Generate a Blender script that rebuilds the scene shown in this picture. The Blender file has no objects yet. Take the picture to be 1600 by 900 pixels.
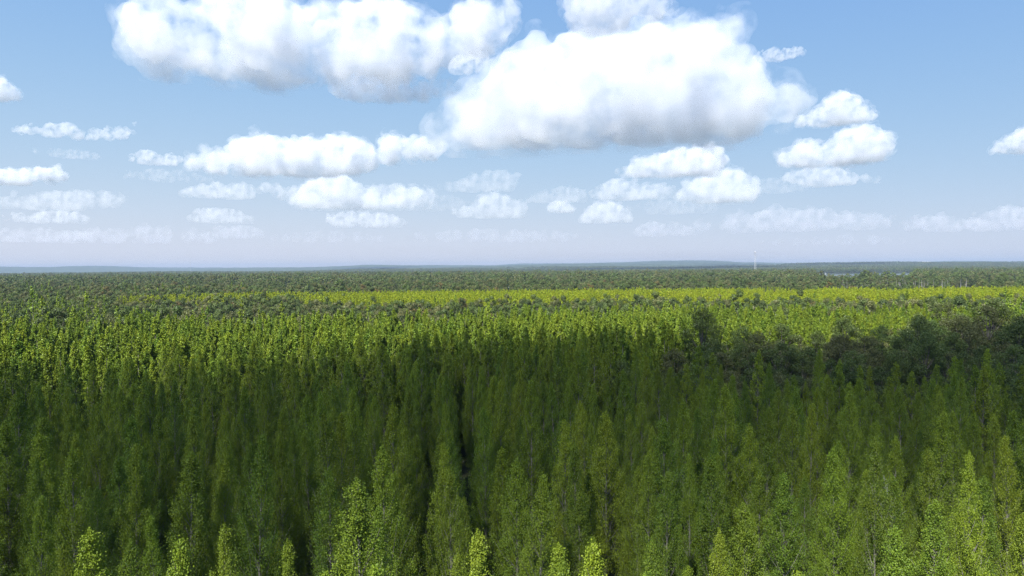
import bpy, bmesh, math, random
import numpy as np
from mathutils import Vector, Matrix, Euler

R = math.radians
scene = bpy.context.scene
COL = scene.collection

# ------------------------------------------------------------------ camera, sky, sun, exposure
CAM_Z = 34.0
PW, PH, FPX = 1600.0, 900.0, 1101.0          # photograph size and focal length in its pixels
cam_data = bpy.data.cameras.new('camera')
cam_data.sensor_width = 36.0
cam_data.lens = 36.0 * FPX / PW
cam_data.clip_start = 0.5
cam_data.clip_end = 90000.0
cam = bpy.data.objects.new('camera', cam_data)
COL.objects.link(cam)
cam.location = (0, 0, CAM_Z)
cam.rotation_euler = (Matrix.Rotation(R(90 - 1.62), 3, 'X') @ Matrix.Rotation(R(-0.38), 3, 'Z')).to_euler()
scene.camera = cam
CM = cam.rotation_euler.to_matrix()

SUN_EL, SUN_AZ = 48.0, 207.0                 # azimuth clockwise from +Y (the view): behind the camera, to the left
sd = Vector((math.sin(R(SUN_AZ)) * math.cos(R(SUN_EL)), math.cos(R(SUN_AZ)) * math.cos(R(SUN_EL)), math.sin(R(SUN_EL))))
sun_data = bpy.data.lights.new('sun', 'SUN')
sun_data.energy = 4.8
sun_data.angle = R(0.53)
sun_data.color = (1.0, 0.965, 0.915)
sun = bpy.data.objects.new('sun', sun_data)
COL.objects.link(sun)
sun.rotation_euler = sd.to_track_quat('Z', 'Y').to_euler()

world = bpy.data.worlds.new('World')
scene.world = world
world.use_nodes = True
wn = world.node_tree
bgn = wn.nodes['Background']
sky = wn.nodes.new('ShaderNodeTexSky')
sky.sky_type = 'NISHITA'
sky.sun_disc = False
sky.sun_elevation = R(SUN_EL)
sky.sun_rotation = R(-SUN_AZ)          # the sky's own angle runs the other way round
sky.altitude = 600
sky.air_density = 0.7
sky.dust_density = 0.3
sky.ozone_density = 3.0
SKY_STRENGTH, EXPOSURE = 0.11, 1.5
def wmath(op, a, b):
    n = wn.nodes.new('ShaderNodeVectorMath')
    n.operation = op
    for i, x in enumerate((a, b)):
        if isinstance(x, tuple):
            n.inputs[i].default_value = x
        else:
            wn.links.new(x, n.inputs[i])
    return n.outputs[0]
gain = SKY_STRENGTH * 2 ** 1.2
BACK = SKY_STRENGTH * 2 ** EXPOSURE
lx = wmath('MULTIPLY', sky.outputs[0], (gain, gain, gain))
den = wmath('ADD', wmath('MULTIPLY', lx, (0.94, 1.10, 1.105)), (0.73, 0.45, 0.10))     # the whole dome gently rolled off, a highlight tone curve put into the sky colour
roll = wmath('DIVIDE', lx, den)
wn.links.new(wmath('MULTIPLY', roll, (1 / BACK, 1 / BACK, 1 / BACK)), bgn.inputs[0])
bgn.inputs[1].default_value = SKY_STRENGTH

vs = scene.view_settings
vs.view_transform = 'Standard'
vs.look = 'None'
vs.gamma = 1.0
vs.use_curve_mapping = False
vs.exposure = EXPOSURE
scene.display_settings.display_device = 'sRGB'

cy = scene.cycles
cy.max_bounces = 14
cy.diffuse_bounces = 2
cy.glossy_bounces = 1
cy.transmission_bounces = 2
cy.transparent_max_bounces = 6
cy.volume_bounces = 8
cy.volume_step_rate = 0.3
cy.volume_max_steps = 64
cy.use_denoising = True
cy.use_adaptive_sampling = True
cy.adaptive_threshold = 0.012
cy.denoising_prefilter = 'NONE'
cy.caustics_reflective = False
cy.caustics_refractive = False

def ray(u, v):
    """World direction (unit forward component) of a pixel of the photograph."""
    d = CM @ Vector(((u - PW / 2) / FPX, (PH / 2 - v) / FPX, -1.0))
    return d

# ------------------------------------------------------------------ helpers
def link(name, mesh, mat=None, parent=None):
    o = bpy.data.objects.new(name, mesh)
    COL.objects.link(o)
    if mat is not None and len(mesh.materials) == 0:
        mesh.materials.append(mat)
    if parent is not None:
        o.parent = parent
    return o

def tag(o, label=None, cat=None, group=None, kind=None):
    for k, v in (('label', label), ('category', cat), ('group', group), ('kind', kind)):
        if v:
            o[k] = v
    return o

def mesh_from(name, verts, faces_flat, counts, mats=(), mat_idx=None, smooth=False):
    """Fast mesh from numpy arrays: verts (n,3), flat face index array, per-face corner counts."""
    m = bpy.data.meshes.new(name)
    verts = np.asarray(verts, np.float32)
    faces_flat = np.asarray(faces_flat, np.int32)
    counts = np.asarray(counts, np.int32)
    m.vertices.add(len(verts)); m.vertices.foreach_set('co', verts.ravel())
    m.loops.add(len(faces_flat)); m.loops.foreach_set('vertex_index', faces_flat)
    m.polygons.add(len(counts))
    starts = np.concatenate(([0], np.cumsum(counts)[:-1])).astype(np.int32)
    m.polygons.foreach_set('loop_start', starts)
    for mt in mats:
        m.materials.append(mt)
    if mat_idx is not None:
        m.polygons.foreach_set('material_index', np.asarray(mat_idx, np.int32))
    m.polygons.foreach_set('use_smooth', np.full(len(counts), smooth, bool))
    m.update(calc_edges=True)
    m.validate()
    return m


# ------------------------------------------------------------------ materials
def new_mat(name):
    m = bpy.data.materials.new(name)
    m.use_nodes = True
    m.node_tree.nodes.clear()
    return m, m.node_tree, m.node_tree.nodes.new('ShaderNodeOutputMaterial')

def leaf_mat(name, c_dark, c_light, translucent=0.35, trans_gain=1.5, gloss=0.05):
    """Leaves: each tree and each leaf clump has its own shade between two greens; part of the light passes through."""
    m, nt, out = new_mat(name)
    N, L = nt.nodes.new, nt.links.new
    oi = N('ShaderNodeObjectInfo')
    geo = N('ShaderNodeNewGeometry')
    tc = N('ShaderNodeTexCoord')
    no = N('ShaderNodeTexNoise'); no.inputs['Scale'].default_value = 0.55; no.inputs['Detail'].default_value = 2
    L(tc.outputs['Object'], no.inputs['Vector'])
    a = N('ShaderNodeMath'); a.operation = 'MULTIPLY'; a.inputs[1].default_value = 0.45; L(oi.outputs['Random'], a.inputs[0])
    b = N('ShaderNodeMath'); b.operation = 'MULTIPLY_ADD'; b.inputs[1].default_value = 0.40; L(geo.outputs['Random Per Island'], b.inputs[0]); L(a.outputs[0], b.inputs[2])
    c = N('ShaderNodeMath'); c.operation = 'MULTIPLY_ADD'; c.inputs[1].default_value = 0.5; L(no.outputs[0], c.inputs[0]); L(b.outputs[0], c.inputs[2])
    mr = N('ShaderNodeMapRange'); mr.inputs['From Min'].default_value = 0.15; mr.inputs['From Max'].default_value = 1.1; L(c.outputs[0], mr.inputs[0])
    mix = N('ShaderNodeMix'); mix.data_type = 'RGBA'
    mix.inputs[6].default_value = (*c_dark, 1); mix.inputs[7].default_value = (*c_light, 1)
    L(mr.outputs[0], mix.inputs[0])
    wh = N('ShaderNodeTexWhiteNoise'); wh.noise_dimensions = '1D'; L(oi.outputs['Random'], wh.inputs['W'])     # some trees run cooler, some warmer
    hs = N('ShaderNodeHueSaturation')
    hr = N('ShaderNodeMapRange'); hr.inputs['To Min'].default_value = 0.494; hr.inputs['To Max'].default_value = 0.511; L(wh.outputs['Value'], hr.inputs[0])
    L(hr.outputs[0], hs.inputs['Hue'])
    sp_ = N('ShaderNodeSeparateColor'); L(wh.outputs['Color'], sp_.inputs[0])
    vr = N('ShaderNodeMapRange'); vr.inputs['To Min'].default_value = 0.86; vr.inputs['To Max'].default_value = 1.14; L(sp_.outputs[1], vr.inputs[0])
    L(vr.outputs[0], hs.inputs['Value']); L(mix.outputs[2], hs.inputs['Color'])
    mix = hs; MIXOUT = hs.outputs[0]
    dif = N('ShaderNodeBsdfDiffuse'); L(MIXOUT, dif.inputs[0])
    tr = N('ShaderNodeBsdfTranslucent')
    tg = N('ShaderNodeMix'); tg.data_type = 'RGBA'; tg.blend_type = 'MULTIPLY'; tg.inputs[0].default_value = 1.0
    tg.inputs[7].default_value = (trans_gain * 1.05, trans_gain, trans_gain * 0.5, 1)
    L(MIXOUT, tg.inputs[6]); L(tg.outputs[2], tr.inputs[0])
    m1 = N('ShaderNodeMixShader'); m1.inputs[0].default_value = translucent
    L(dif.outputs[0], m1.inputs[1]); L(tr.outputs[0], m1.inputs[2])
    gl = N('ShaderNodeBsdfGlossy'); gl.inputs['Roughness'].default_value = 0.42; gl.inputs[0].default_value = (0.9, 0.95, 0.9, 1)
    m2 = N('ShaderNodeMixShader'); m2.inputs[0].default_value = gloss
    L(m1.outputs[0], m2.inputs[1]); L(gl.outputs[0], m2.inputs[2])
    L(m2.outputs[0], out.inputs['Surface'])
    return m

def noisy_mat(name, c1, c2, scale, rough=0.9, detail=5, bump=0.0, scale2=None):
    m, nt, out = new_mat(name)
    N, L = nt.nodes.new, nt.links.new
    tc = N('ShaderNodeTexCoord')
    no = N('ShaderNodeTexNoise'); no.inputs['Scale'].default_value = scale; no.inputs['Detail'].default_value = detail
    L(tc.outputs['Object'], no.inputs['Vector'])
    mr = N('ShaderNodeMapRange'); mr.inputs['From Min'].default_value = 0.32; mr.inputs['From Max'].default_value = 0.68; L(no.outputs[0], mr.inputs[0])
    mix = N('ShaderNodeMix'); mix.data_type = 'RGBA'
    mix.inputs[6].default_value = (*c1, 1); mix.inputs[7].default_value = (*c2, 1)
    L(mr.outputs[0], mix.inputs[0])
    p = N('ShaderNodeBsdfPrincipled'); p.inputs['Roughness'].default_value = rough
    p.inputs['Specular IOR Level'].default_value = 0.2
    L(mix.outputs[2], p.inputs['Base Color'])
    if bump:
        b = N('ShaderNodeBump'); b.inputs['Strength'].default_value = 1.0; b.inputs['Distance'].default_value = bump
        n2 = N('ShaderNodeTexNoise'); n2.inputs['Scale'].default_value = scale2 or scale; n2.inputs['Detail'].default_value = 3
        L(tc.outputs['Object'], n2.inputs['Vector']); L(n2.outputs[0], b.inputs['Height']); L(b.outputs[0], p.inputs['Normal'])
    L(p.outputs[0], out.inputs['Surface'])
    return m

M_POPLAR = leaf_mat('poplar_leaves', (0.046, 0.102, 0.017), (0.212, 0.264, 0.022), 0.24, 1.2, 0.01)
M_YELLOW = leaf_mat('yellow_poplar_leaves', (0.155, 0.215, 0.014), (0.30, 0.335, 0.018), 0.34, 1.2, 0.01)
M_ASPEN = leaf_mat('broadleaf_leaves', (0.038, 0.066, 0.018), (0.105, 0.138, 0.034), 0.22, 1.1, 0.015)
M_GREYLEAF = leaf_mat('grey_green_leaves', (0.058, 0.070, 0.024), (0.120, 0.126, 0.044), 0.22, 1.0, 0.015)
M_DARKWOOD = leaf_mat('dark_broadleaf_leaves', (0.030, 0.050, 0.016), (0.072, 0.096, 0.028), 0.2, 1.0, 0.01)
M_RUSSET = leaf_mat('russet_leaves', (0.080, 0.066, 0.028), (0.150, 0.120, 0.040), 0.22, 1.0, 0.01)
M_SPRUCE = leaf_mat('spruce_needles', (0.016, 0.030, 0.016), (0.034, 0.052, 0.024), 0.10, 1.0, 0.03)
M_BARK_PALE = noisy_mat('pale_poplar_bark', (0.09, 0.087, 0.07), (0.21, 0.20, 0.165), 3.0)
M_BARK_DARK = noisy_mat('grey_bark', (0.05, 0.045, 0.038), (0.12, 0.11, 0.095), 3.0)
M_DEAD = noisy_mat('weathered_dead_wood', (0.18, 0.175, 0.17), (0.33, 0.32, 0.31), 2.0)
M_GROUND = noisy_mat('forest_floor', (0.020, 0.026, 0.010), (0.050, 0.052, 0.022), 0.25, 1.0)
M_HILL = noisy_mat('wooded_hills', (0.022, 0.036, 0.018), (0.060, 0.078, 0.034), 0.012, 1.0, 8, 7.0, 0.04)

# ------------------------------------------------------------------ the land: flat near, rolling far off
def terrain_z(x, y):
    x = np.asarray(x, float); y = np.asarray(y, float)
    d = np.hypot(x, y)
    ramp = np.clip((d - 2600) / 6000, 0, 1); ramp = ramp * ramp * (3 - 2 * ramp)
    n = (np.sin(x / 1700 + 0.7) + np.sin(y / 1300 + x / 2600 + 1.1) + 0.7 * np.sin(x / 690 - y / 1100 + 2.0) + 0.4 * np.sin(x / 330 + y / 520) + 0.16 * np.sin(x / 120 + 1.3 * np.sin(y / 170)) + 0.1 * np.sin(x / 61 + y / 90))
    far = np.clip((d - 8500) / 3500, 0, 1)
    return ramp * (25 + 17 * n) + far * (68 + 22 * np.sin(x / 2300 + 0.4) + 11 * np.sin(x / 900 + y / 3000 + 1) + 6 * np.sin(x / 370))

def polar_sheet(name, r0, r1, nr, na, a0, a1, power=1.0):
    rr = r0 + (r1 - r0) * np.linspace(0, 1, nr) ** power
    aa = np.linspace(a0, a1, na)
    Rg, Ag = np.meshgrid(rr, aa, indexing='ij')
    X, Y = Rg * np.sin(Ag), Rg * np.cos(Ag)
    V = np.stack((X, Y, terrain_z(X, Y)), -1).reshape(-1, 3)
    i, j = np.meshgrid(np.arange(nr - 1), np.arange(na - 1), indexing='ij')
    q = (i * na + j).ravel()
    F = np.stack((q, q + 1, q + na + 1, q + na), -1)
    return mesh_from(name, V, F[:, ::-1].ravel(), np.full(len(F), 4), smooth=True)

g = link('ground', polar_sheet('ground', 0.01, 2600, 40, 97, -math.pi, math.pi, 2.0), M_GROUND)
tag(g, kind='structure')
h = link('hills', polar_sheet('hills', 2600, 14000, 150, 721, -math.pi, math.pi, 1.3), M_HILL)
tag(h, kind='structure')

# ------------------------------------------------------------------ tree builders
def tube(path, radii, sides):
    """Tapered tube along a path; returns vertices and quads."""
    path = np.asarray(path, float)
    n = len(path)
    V = []
    for k in range(n):
        t = path[min(k + 1, n - 1)] - path[max(k - 1, 0)]
        t /= np.linalg.norm(t) + 1e-9
        ref = np.array((1.0, 0, 0)) if abs(t[0]) < 0.9 else np.array((0, 1.0, 0))
        a = np.cross(t, ref); a /= np.linalg.norm(a); b = np.cross(t, a)
        ang = np.arange(sides) * 2 * math.pi / sides
        V.append(path[k] + radii[k] * (np.cos(ang)[:, None] * a + np.sin(ang)[:, None] * b))
    V = np.concatenate(V)
    F = []
    for k in range(n - 1):
        for j in range(sides):
            j2 = (j + 1) % sides
            F.append((k * sides + j, k * sides + j2, (k + 1) * sides + j2, (k + 1) * sides + j))
    return V, np.array(F)

def join_tubes(tubes):
    Vs, Fs, off = [], [], 0
    for V, F in tubes:
        Vs.append(V); Fs.append(F + off); off += len(V)
    return np.concatenate(Vs), np.concatenate(Fs)

def leaf_quads(rng, P, size, up=0.35, out_dir=None, bias=0.6):
    """One small kite-shaped face at every point, turned at random, tilted up and outward so the shape carries canopy shading."""
    n = len(P)
    nrm = rng.normal(size=(n, 3)); nrm /= np.linalg.norm(nrm, axis=1)[:, None]
    nrm[:, 2] = nrm[:, 2] + up
    if out_dir is not None:
        nrm += out_dir * bias
    nrm /= np.linalg.norm(nrm, axis=1)[:, None]
    a = np.cross(nrm, rng.normal(size=(n, 3))); a /= np.linalg.norm(a, axis=1)[:, None]
    b = np.cross(nrm, a)
    s = (size * rng.uniform(0.65, 1.3, n))[:, None]
    V = np.stack((P - a * s * 0.5, P + b * s * 0.40 - a * s * 0.08, P + a * s * 0.55, P - b * s * 0.40 - a * s * 0.08), 1)
    V[:, 1] += nrm * s * 0.10; V[:, 3] += nrm * s * 0.10
    V = V.reshape(-1, 3)
    F = np.arange(n * 4).reshape(-1, 4)
    return V, F

def poplar_arrays(seed, n_leaf, leaf, detail=True, H=20.0, Rmax=2.3):
    rng = np.random.default_rng(seed)
    Rmax *= rng.uniform(0.85, 1.18)
    z0 = H * rng.uniform(0.14, 0.22)
    pw = rng.uniform(1.15, 1.65)
    def prof(z):
        t = np.clip((z - z0) / (H - z0), 0, 1)
        s = np.clip((1 - t) / 0.56, 0, 1)                  # distance below the tip: a pointed bullet
        return Rmax * (1 - (1 - s) ** pw) * np.clip(t / 0.10 + 0.35, 0, 1)
    bend = rng.normal(0, 0.25, 2)
    ax = lambda z: np.array((bend[0] * (z / H) ** 2, bend[1] * (z / H) ** 2, z))
    tubes = []
    zs = np.linspace(0, H * 0.985, 8 if detail else 4)
    tubes.append(tube([ax(z) for z in zs], [0.17 * (1 - z / H) + 0.012 for z in zs], 6 if detail else 4))
    nb = 84 if detail else 30
    pts, outs = [], []
    per = n_leaf // nb + 1
    k_total = 0
    for i in range(nb):
        f = (i + rng.uniform(0, 1)) / nb
        zb = z0 * 0.8 + (H * 0.965 - z0 * 0.8) * f ** 0.85
        az = i * 2.399963 + rng.normal(0, 0.35)
        ang = R(rng.uniform(28, 48)) * (1 - 0.40 * f)
        zt = zb + 0.5                                       # the branch ends on the crown's outline
        rad = prof(zt) * rng.uniform(0.66, 1.08) + 0.08
        zb = max(z0 * 0.7, zt - rad / math.tan(ang))
        if rng.uniform() < 0.10 and f < 0.8:
            ang *= 0.6; rad *= 0.8                        # a second leader
        hgt = rad / math.tan(ang)
        hgt = min(hgt, H - zb)
        p0 = ax(zb)
        d = np.array((math.cos(az) * rad, math.sin(az) * rad, hgt))
        ln = np.linalg.norm(d)
        path = [p0, p0 + d * 0.5 - np.array((0, 0, 0.06 * ln)), p0 + d]
        if detail:
            tubes.append(tube(path, [0.035 + 0.02 * (1 - f), 0.02, 0.006], 3))
        w = int(per * (0.35 + 1.0 * rad / Rmax) * rng.uniform(0.75, 1.25))
        sp = rng.uniform(0.06, 1.0, w) ** 0.55
        pp = p0 + d * sp[:, None]
        pp[:, 2] -= 0.24 * ln * sp * (1 - sp)
        tuft = rng.normal(size=(w, 3)) * (0.09 + 0.15 * rad * (1.05 - 0.75 * sp))[:, None]
        tuft[:, 2] *= 1.25
        cl = rng.integers(0, max(3, w // 34), w)               # leaves sit in clumps on short twigs
        first = np.full(cl.max() + 1, -1); first[cl[::-1]] = np.arange(w)[::-1]
        cen = (pp + tuft)[first[cl]]
        pts.append(cen * 0.8 + (pp + tuft) * 0.2 + rng.normal(size=(w, 3)) * np.array((0.13, 0.13, 0.17)))
        o = np.tile(d / ln, (w, 1)); o[:, 2] *= 0.4
        outs.append(o)
    # the leading shoot
    w = per * 2
    zt = rng.uniform(0.86, 1.0, w) * H
    pp = np.array([ax(z) for z in zt]) + rng.normal(size=(w, 3)) * np.array((0.16, 0.16, 0.15)) * (1.6 - 1.3 * ((zt / H - 0.86) / 0.14))[:, None]
    pts.append(pp); outs.append(np.zeros((w, 3)))
    P = np.concatenate(pts); O = np.concatenate(outs)
    return join_tubes(tubes), leaf_quads(rng, P, leaf, 0.3, O, 0.6 if detail else 1.0)

def broadleaf_arrays(seed, n_leaf, leaf, H=13.0, Rmax=4.2, detail=True):
    rng = np.random.default_rng(seed)
    tubes = []
    lean = rng.normal(0, 0.5, 2)
    zs = np.linspace(0, H * 0.62, 5)
    ax = lambda z: np.array((lean[0] * (z / H) ** 1.5, lean[1] * (z / H) ** 1.5, z))
    tubes.append(tube([ax(z) for z in zs], [0.24 * (1 - 0.75 * z / (H * 0.62)) for z in zs], 6 if detail else 4))
    nl = 17 if detail else 9
    lobes = []
    for i in range(nl):
        f = (i + 0.5) / nl
        z = H * (0.34 + 0.58 * f ** 0.8)
        az = i * 2.399963 + rng.normal(0, 0.3)
        rr = Rmax * math.sqrt(max(0.03, 1 - ((f - 0.32) / 0.72) ** 2)) * rng.uniform(0.45, 0.78)
        if i == nl - 1: rr *= 0.2
        c = ax(z) + np.array((math.cos(az) * rr, math.sin(az) * rr, 0))
        lr = Rmax * rng.uniform(0.26, 0.46) * (1.1 - 0.35 * f)
        lobes.append((c, lr))
        zb = max(H * 0.2, z - rr * 0.9 - H * 0.06)
        p0 = ax(min(zb, H * 0.6))
        mid = p0 * 0.45 + c * 0.55 + np.array((0, 0, -0.25))
        tubes.append(tube([p0, mid, c], [0.10, 0.06, 0.02], 4 if detail else 3))
        if detail:
            for _ in range(2):
                e = c + rng.normal(size=3) * lr * 0.75
                tubes.append(tube([c * 0.7 + mid * 0.3, e], [0.03, 0.008], 3))
    pts, outs = [], []
    tot = sum(l[1] ** 2 for l in lobes)
    for c, lr in lobes:
        w = int(n_leaf * lr ** 2 / tot)
        dv = rng.normal(size=(w, 3)); dv /= np.linalg.norm(dv, axis=1)[:, None]
        rad = lr * rng.uniform(0.25, 1.08, w) ** 0.5 * rng.uniform(0.8, 1.12, w)
        dv2 = dv.copy(); dv2[:, 2] *= 0.78
        pts.append(c + dv2 * rad[:, None]); outs.append(dv)
    P = np.concatenate(pts); O = np.concatenate(outs)
    return join_tubes(tubes), leaf_quads(rng, P, leaf, 0.35, O, 0.9 if detail else 2.0)

def spruce_arrays(seed, n_leaf, leaf, H=20.0, Rmax=2.9, detail=True):
    rng = np.random.default_rng(seed)
    zs = np.linspace(0, H, 5)
    tubes = [tube([(0, 0, z) for z in zs], [0.2 * (1 - z / H) + 0.01 for z in zs], 5)]
    nb = 70
    pts, outs = [], []
    for i in range(nb):
        f = (i + rng.uniform()) / nb
        z = H * (0.08 + 0.9 * f)
        az = i * 2.399963
        rad = Rmax * (1 - f) ** 0.9 * rng.uniform(0.75, 1.1) + 0.1
        d = np.array((math.cos(az) * rad, math.sin(az) * rad, -0.18 * rad))
        p0 = np.array((0, 0, z))
        if detail:
            tubes.append(tube([p0, p0 + d], [0.03, 0.006], 3))
        w = max(3, int(n_leaf / nb * (0.3 + rad / Rmax)))
        sp = rng.uniform(0.1, 1, w)
        pts.append(p0 + d * sp[:, None] + rng.normal(size=(w, 3)) * np.array((0.2, 0.2, 0.1)) * (rad * 0.6 + .1))
        outs.append(np.tile((0, 0, 0.3), (w, 1)))
    return join_tubes(tubes), leaf_quads(rng, np.concatenate(pts), leaf, 0.4, np.concatenate(outs))

def dead_arrays(seed, H=12.0, nb=16, spread=1.0, r0=0.12):
    rng = np.random.default_rng(seed)
    lean = rng.normal(0, 0.3, 2)
    zs = np.linspace(0, H, 6)
    ax = lambda z: np.array((lean[0] * (z / H) ** 1.3, lean[1] * (z / H) ** 1.3, z))
    tubes = [tube([ax(z) for z in zs], [r0 * (1 - 0.9 * z / H) + 0.012 for z in zs], 6)]
    for i in range(nb):
        f = (i + rng.uniform()) / nb
        z = H * (0.3 + 0.66 * f)
        az = rng.uniform(0, 6.28)
        ln = spread * (1.15 - 0.8 * f) * rng.uniform(0.5, 1.2)
        e = ax(z) + np.array((math.cos(az) * ln * 0.6, math.sin(az) * ln * 0.6, ln * rng.uniform(0.5, 1.5)))
        m = ax(z) * 0.45 + e * 0.55 + rng.normal(0, 0.06, 3)
        tubes.append(tube([ax(z), m, e], [0.035, 0.022, 0.007], 3))
        for _ in range(2):
            q = m + rng.normal(size=3) * 0.25 * ln + np.array((0, 0, 0.35 * ln))
            tubes.append(tube([m, q], [0.014, 0.005], 3))
    return join_tubes(tubes)

def quads_mesh(name, VF, mat, smooth=False):
    V, F = VF
    return mesh_from(name, V, F.ravel(), np.full(len(F), 4), (mat,), smooth=smooth)

def pair_mesh(name, wood, leaves, mw, ml):
    V = np.concatenate((wood[0], leaves[0])); F = np.concatenate((wood[1], leaves[1] + len(wood[0])))
    mi = np.concatenate((np.zeros(len(wood[1])), np.ones(len(leaves[1]))))
    return mesh_from(name, V, F.ravel(), np.full(len(F), 4), (mw, ml), mi)

ORD = ['first', 'second', 'third', 'fourth', 'fifth', 'sixth', 'seventh', 'eighth', 'ninth', 'tenth', 'eleventh', 'twelfth', 'thirteenth', 'fourteenth', 'fifteenth', 'sixteenth',
       'seventeenth', 'eighteenth', 'nineteenth', 'twentieth']
def ordinal(n):
    if n <= 20: return ORD[n - 1]
    tens = {2: 'twenty', 3: 'thirty', 4: 'forty', 5: 'fifty', 6: 'sixty'}[n // 10]
    return tens + '-' + ORD[n % 10 - 1] if n % 10 else tens[:-1] + 'ieth'

def empty(name, loc, rz=0.0, scale=(1, 1, 1)):
    o = bpy.data.objects.new(name, None)
    o.empty_display_size = 0.5
    COL.objects.link(o)
    o.location = loc; o.rotation_euler = (0, 0, rz); o.scale = scale
    return o

def tree_thing(name, loc, rz, scale, trunk_mesh, crown_mesh, label, cat, group):
    t = empty(name, loc, rz, scale)
    link('trunk', trunk_mesh, None, t)
    if crown_mesh is not None:
        link('crown', crown_mesh, None, t)
    tag(t, label, cat, group)
    return t

# ------------------------------------------------------------------ masses of far trees (too many to single out): points that carry real tree meshes
def source_collection(name, meshes):
    c = bpy.data.collections.new(name)
    for k, m in enumerate(meshes):
        c.objects.link(bpy.data.objects.new('%s_source_%02d' % (name, k), m))
    return c

def scatter(name, pts, rot, scl, idx, coll, label):
    n = len(pts)
    me = bpy.data.meshes.new(name)
    me.vertices.add(n); me.vertices.foreach_set('co', np.asarray(pts, np.float32).ravel())
    a = me.attributes.new('turn', 'FLOAT_VECTOR', 'POINT')
    rv = np.zeros((n, 3), np.float32); rv[:, 2] = rot; a.data.foreach_set('vector', rv.ravel())
    a = me.attributes.new('size', 'FLOAT_VECTOR', 'POINT'); a.data.foreach_set('vector', np.asarray(scl, np.float32).ravel())
    a = me.attributes.new('pick', 'INT', 'POINT'); a.data.foreach_set('value', np.asarray(idx, np.int32))
    o = bpy.data.objects.new(name, me); COL.objects.link(o)
    ng = bpy.data.node_groups.new(name, 'GeometryNodeTree')
    ng.interface.new_socket('Geometry', in_out='INPUT', socket_type='NodeSocketGeometry')
    ng.interface.new_socket('Geometry', in_out='OUTPUT', socket_type='NodeSocketGeometry')
    N, L = ng.nodes.new, ng.links.new
    gi, go = N('NodeGroupInput'), N('NodeGroupOutput')
    ci = N('GeometryNodeCollectionInfo'); ci.inputs['Collection'].default_value = coll
    ci.inputs['Separate Children'].default_value = True; ci.inputs['Reset Children'].default_value = True
    ip = N('GeometryNodeInstanceOnPoints'); ip.inputs['Pick Instance'].default_value = True
    def attr(nm, ty):
        q = N('GeometryNodeInputNamedAttribute'); q.data_type = ty; q.inputs['Name'].default_value = nm
        return q.outputs['Attribute']
    L(gi.outputs[0], ip.inputs['Points']); L(ci.outputs[0], ip.inputs['Instance'])
    L(attr('pick', 'INT'), ip.inputs['Instance Index'])
    er = N('FunctionNodeEulerToRotation'); L(attr('turn', 'FLOAT_VECTOR'), er.inputs[0]); L(er.outputs[0], ip.inputs['Rotation'])
    L(attr('size', 'FLOAT_VECTOR'), ip.inputs['Scale'])
    L(ip.outputs[0], go.inputs[0])
    md = o.modifiers.new('trees', 'NODES'); md.node_group = ng
    tag(o, label, 'trees', None, 'stuff')
    return o

rng = np.random.default_rng(11)
def to_uv(x, y, z):
    """Where a point of the place falls in the photograph (used to decide which trees are seen largest)."""
    P = np.stack((x, y, np.asarray(z) - CAM_Z), -1) @ np.array(CM)
    return PW / 2 + FPX * P[:, 0] / -P[:, 2], PH / 2 - FPX * P[:, 1] / -P[:, 2]

def smooth_noise(x, y, s, seed):
    r = np.random.default_rng(seed)
    v = np.zeros_like(x)
    for k in range(5):
        a = r.uniform(0, 6.28); f = (1.0 + 0.55 * k) / s
        v += np.sin((x * math.cos(a) + y * math.sin(a)) * f * 6.28 + r.uniform(0, 6.28)) / (1 + 0.4 * k)
    return v / 2.2

# planting plan, all in metres on the ground -------------------------------------------------
KZ = 1.167                                    # overall stretch of the planting plan
def grove_span(x):
    x = np.asarray(x, float) / KZ
    gx = [14, 24, 34, 54, 78, 105, 240]
    return KZ * np.interp(x, gx, [103, 102, 100, 97, 94, 91, 74]), KZ * np.interp(x, gx, [107, 117, 133, 147, 152, 165, 205])

def in_grove(x, y):
    """The native broadleaf grove that bites into the plantation on the right-hand side."""
    lo, hi = grove_span(x)
    wob = 4 * np.sin(x / 6.0) + 3 * np.sin(x / 2.7 + 1)
    return (x > 14 * KZ) & (y > lo) & (y < hi + wob)

def far_edge(x):
    """Where the near plantation ends and the mixed belt begins."""
    x = np.asarray(x, float) / KZ
    return KZ * np.interp(x, [-250, -156, -108, -36, 0, 36, 90, 156, 250], [150, 157, 171, 191, 198, 207, 210, 198, 198]) + 7 * np.sin(x / 22.0) + 4 * np.sin(x / 8.0)

ROW, STEP, TILT = 4.8, 4.6, R(-6.5)
rows, steps = np.arange(-76, 77), np.arange(2, 80)
rg, sg = np.meshgrid(rows, steps, indexing='ij')
rx = (rg + 0.35) * ROW; ry = sg * STEP + (rg % 2) * 1.6 + (rg % 3) * 0.7
px_ = rx * math.cos(TILT) + ry * math.sin(TILT) + rng.normal(0, 0.65, rx.shape)
py_ = -rx * math.sin(TILT) + ry * math.cos(TILT) + rng.normal(0, 0.7, rx.shape)
PXY = np.stack((px_.ravel(), py_.ravel()), -1); ROWID = rg.ravel()
d = np.hypot(PXY[:, 0], PXY[:, 1])
keep = (np.abs(PXY[:, 0]) < 0.90 * PXY[:, 1] + 18) & (PXY[:, 1] < far_edge(PXY[:, 0])) & ~in_grove(PXY[:, 0], PXY[:, 1]) & (rng.uniform(size=len(PXY)) > 0.045)
PXY, ROWID = PXY[keep], ROWID[keep]
fill = np.column_stack((rng.uniform(-300, 300, 9000), rng.uniform(120, 260, 9000)))           # poplars added to fill dark gaps and brighten the back of the stand
fill = fill[(np.abs(fill[:, 0]) < 0.9 * fill[:, 1] + 18) & (fill[:, 1] < far_edge(fill[:, 0])) & ~in_grove(fill[:, 0], fill[:, 1])][:4200]
PXY = np.concatenate((PXY, fill)); ROWID = np.concatenate((ROWID, np.full(len(fill), 999)))
n = len(PXY)
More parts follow.
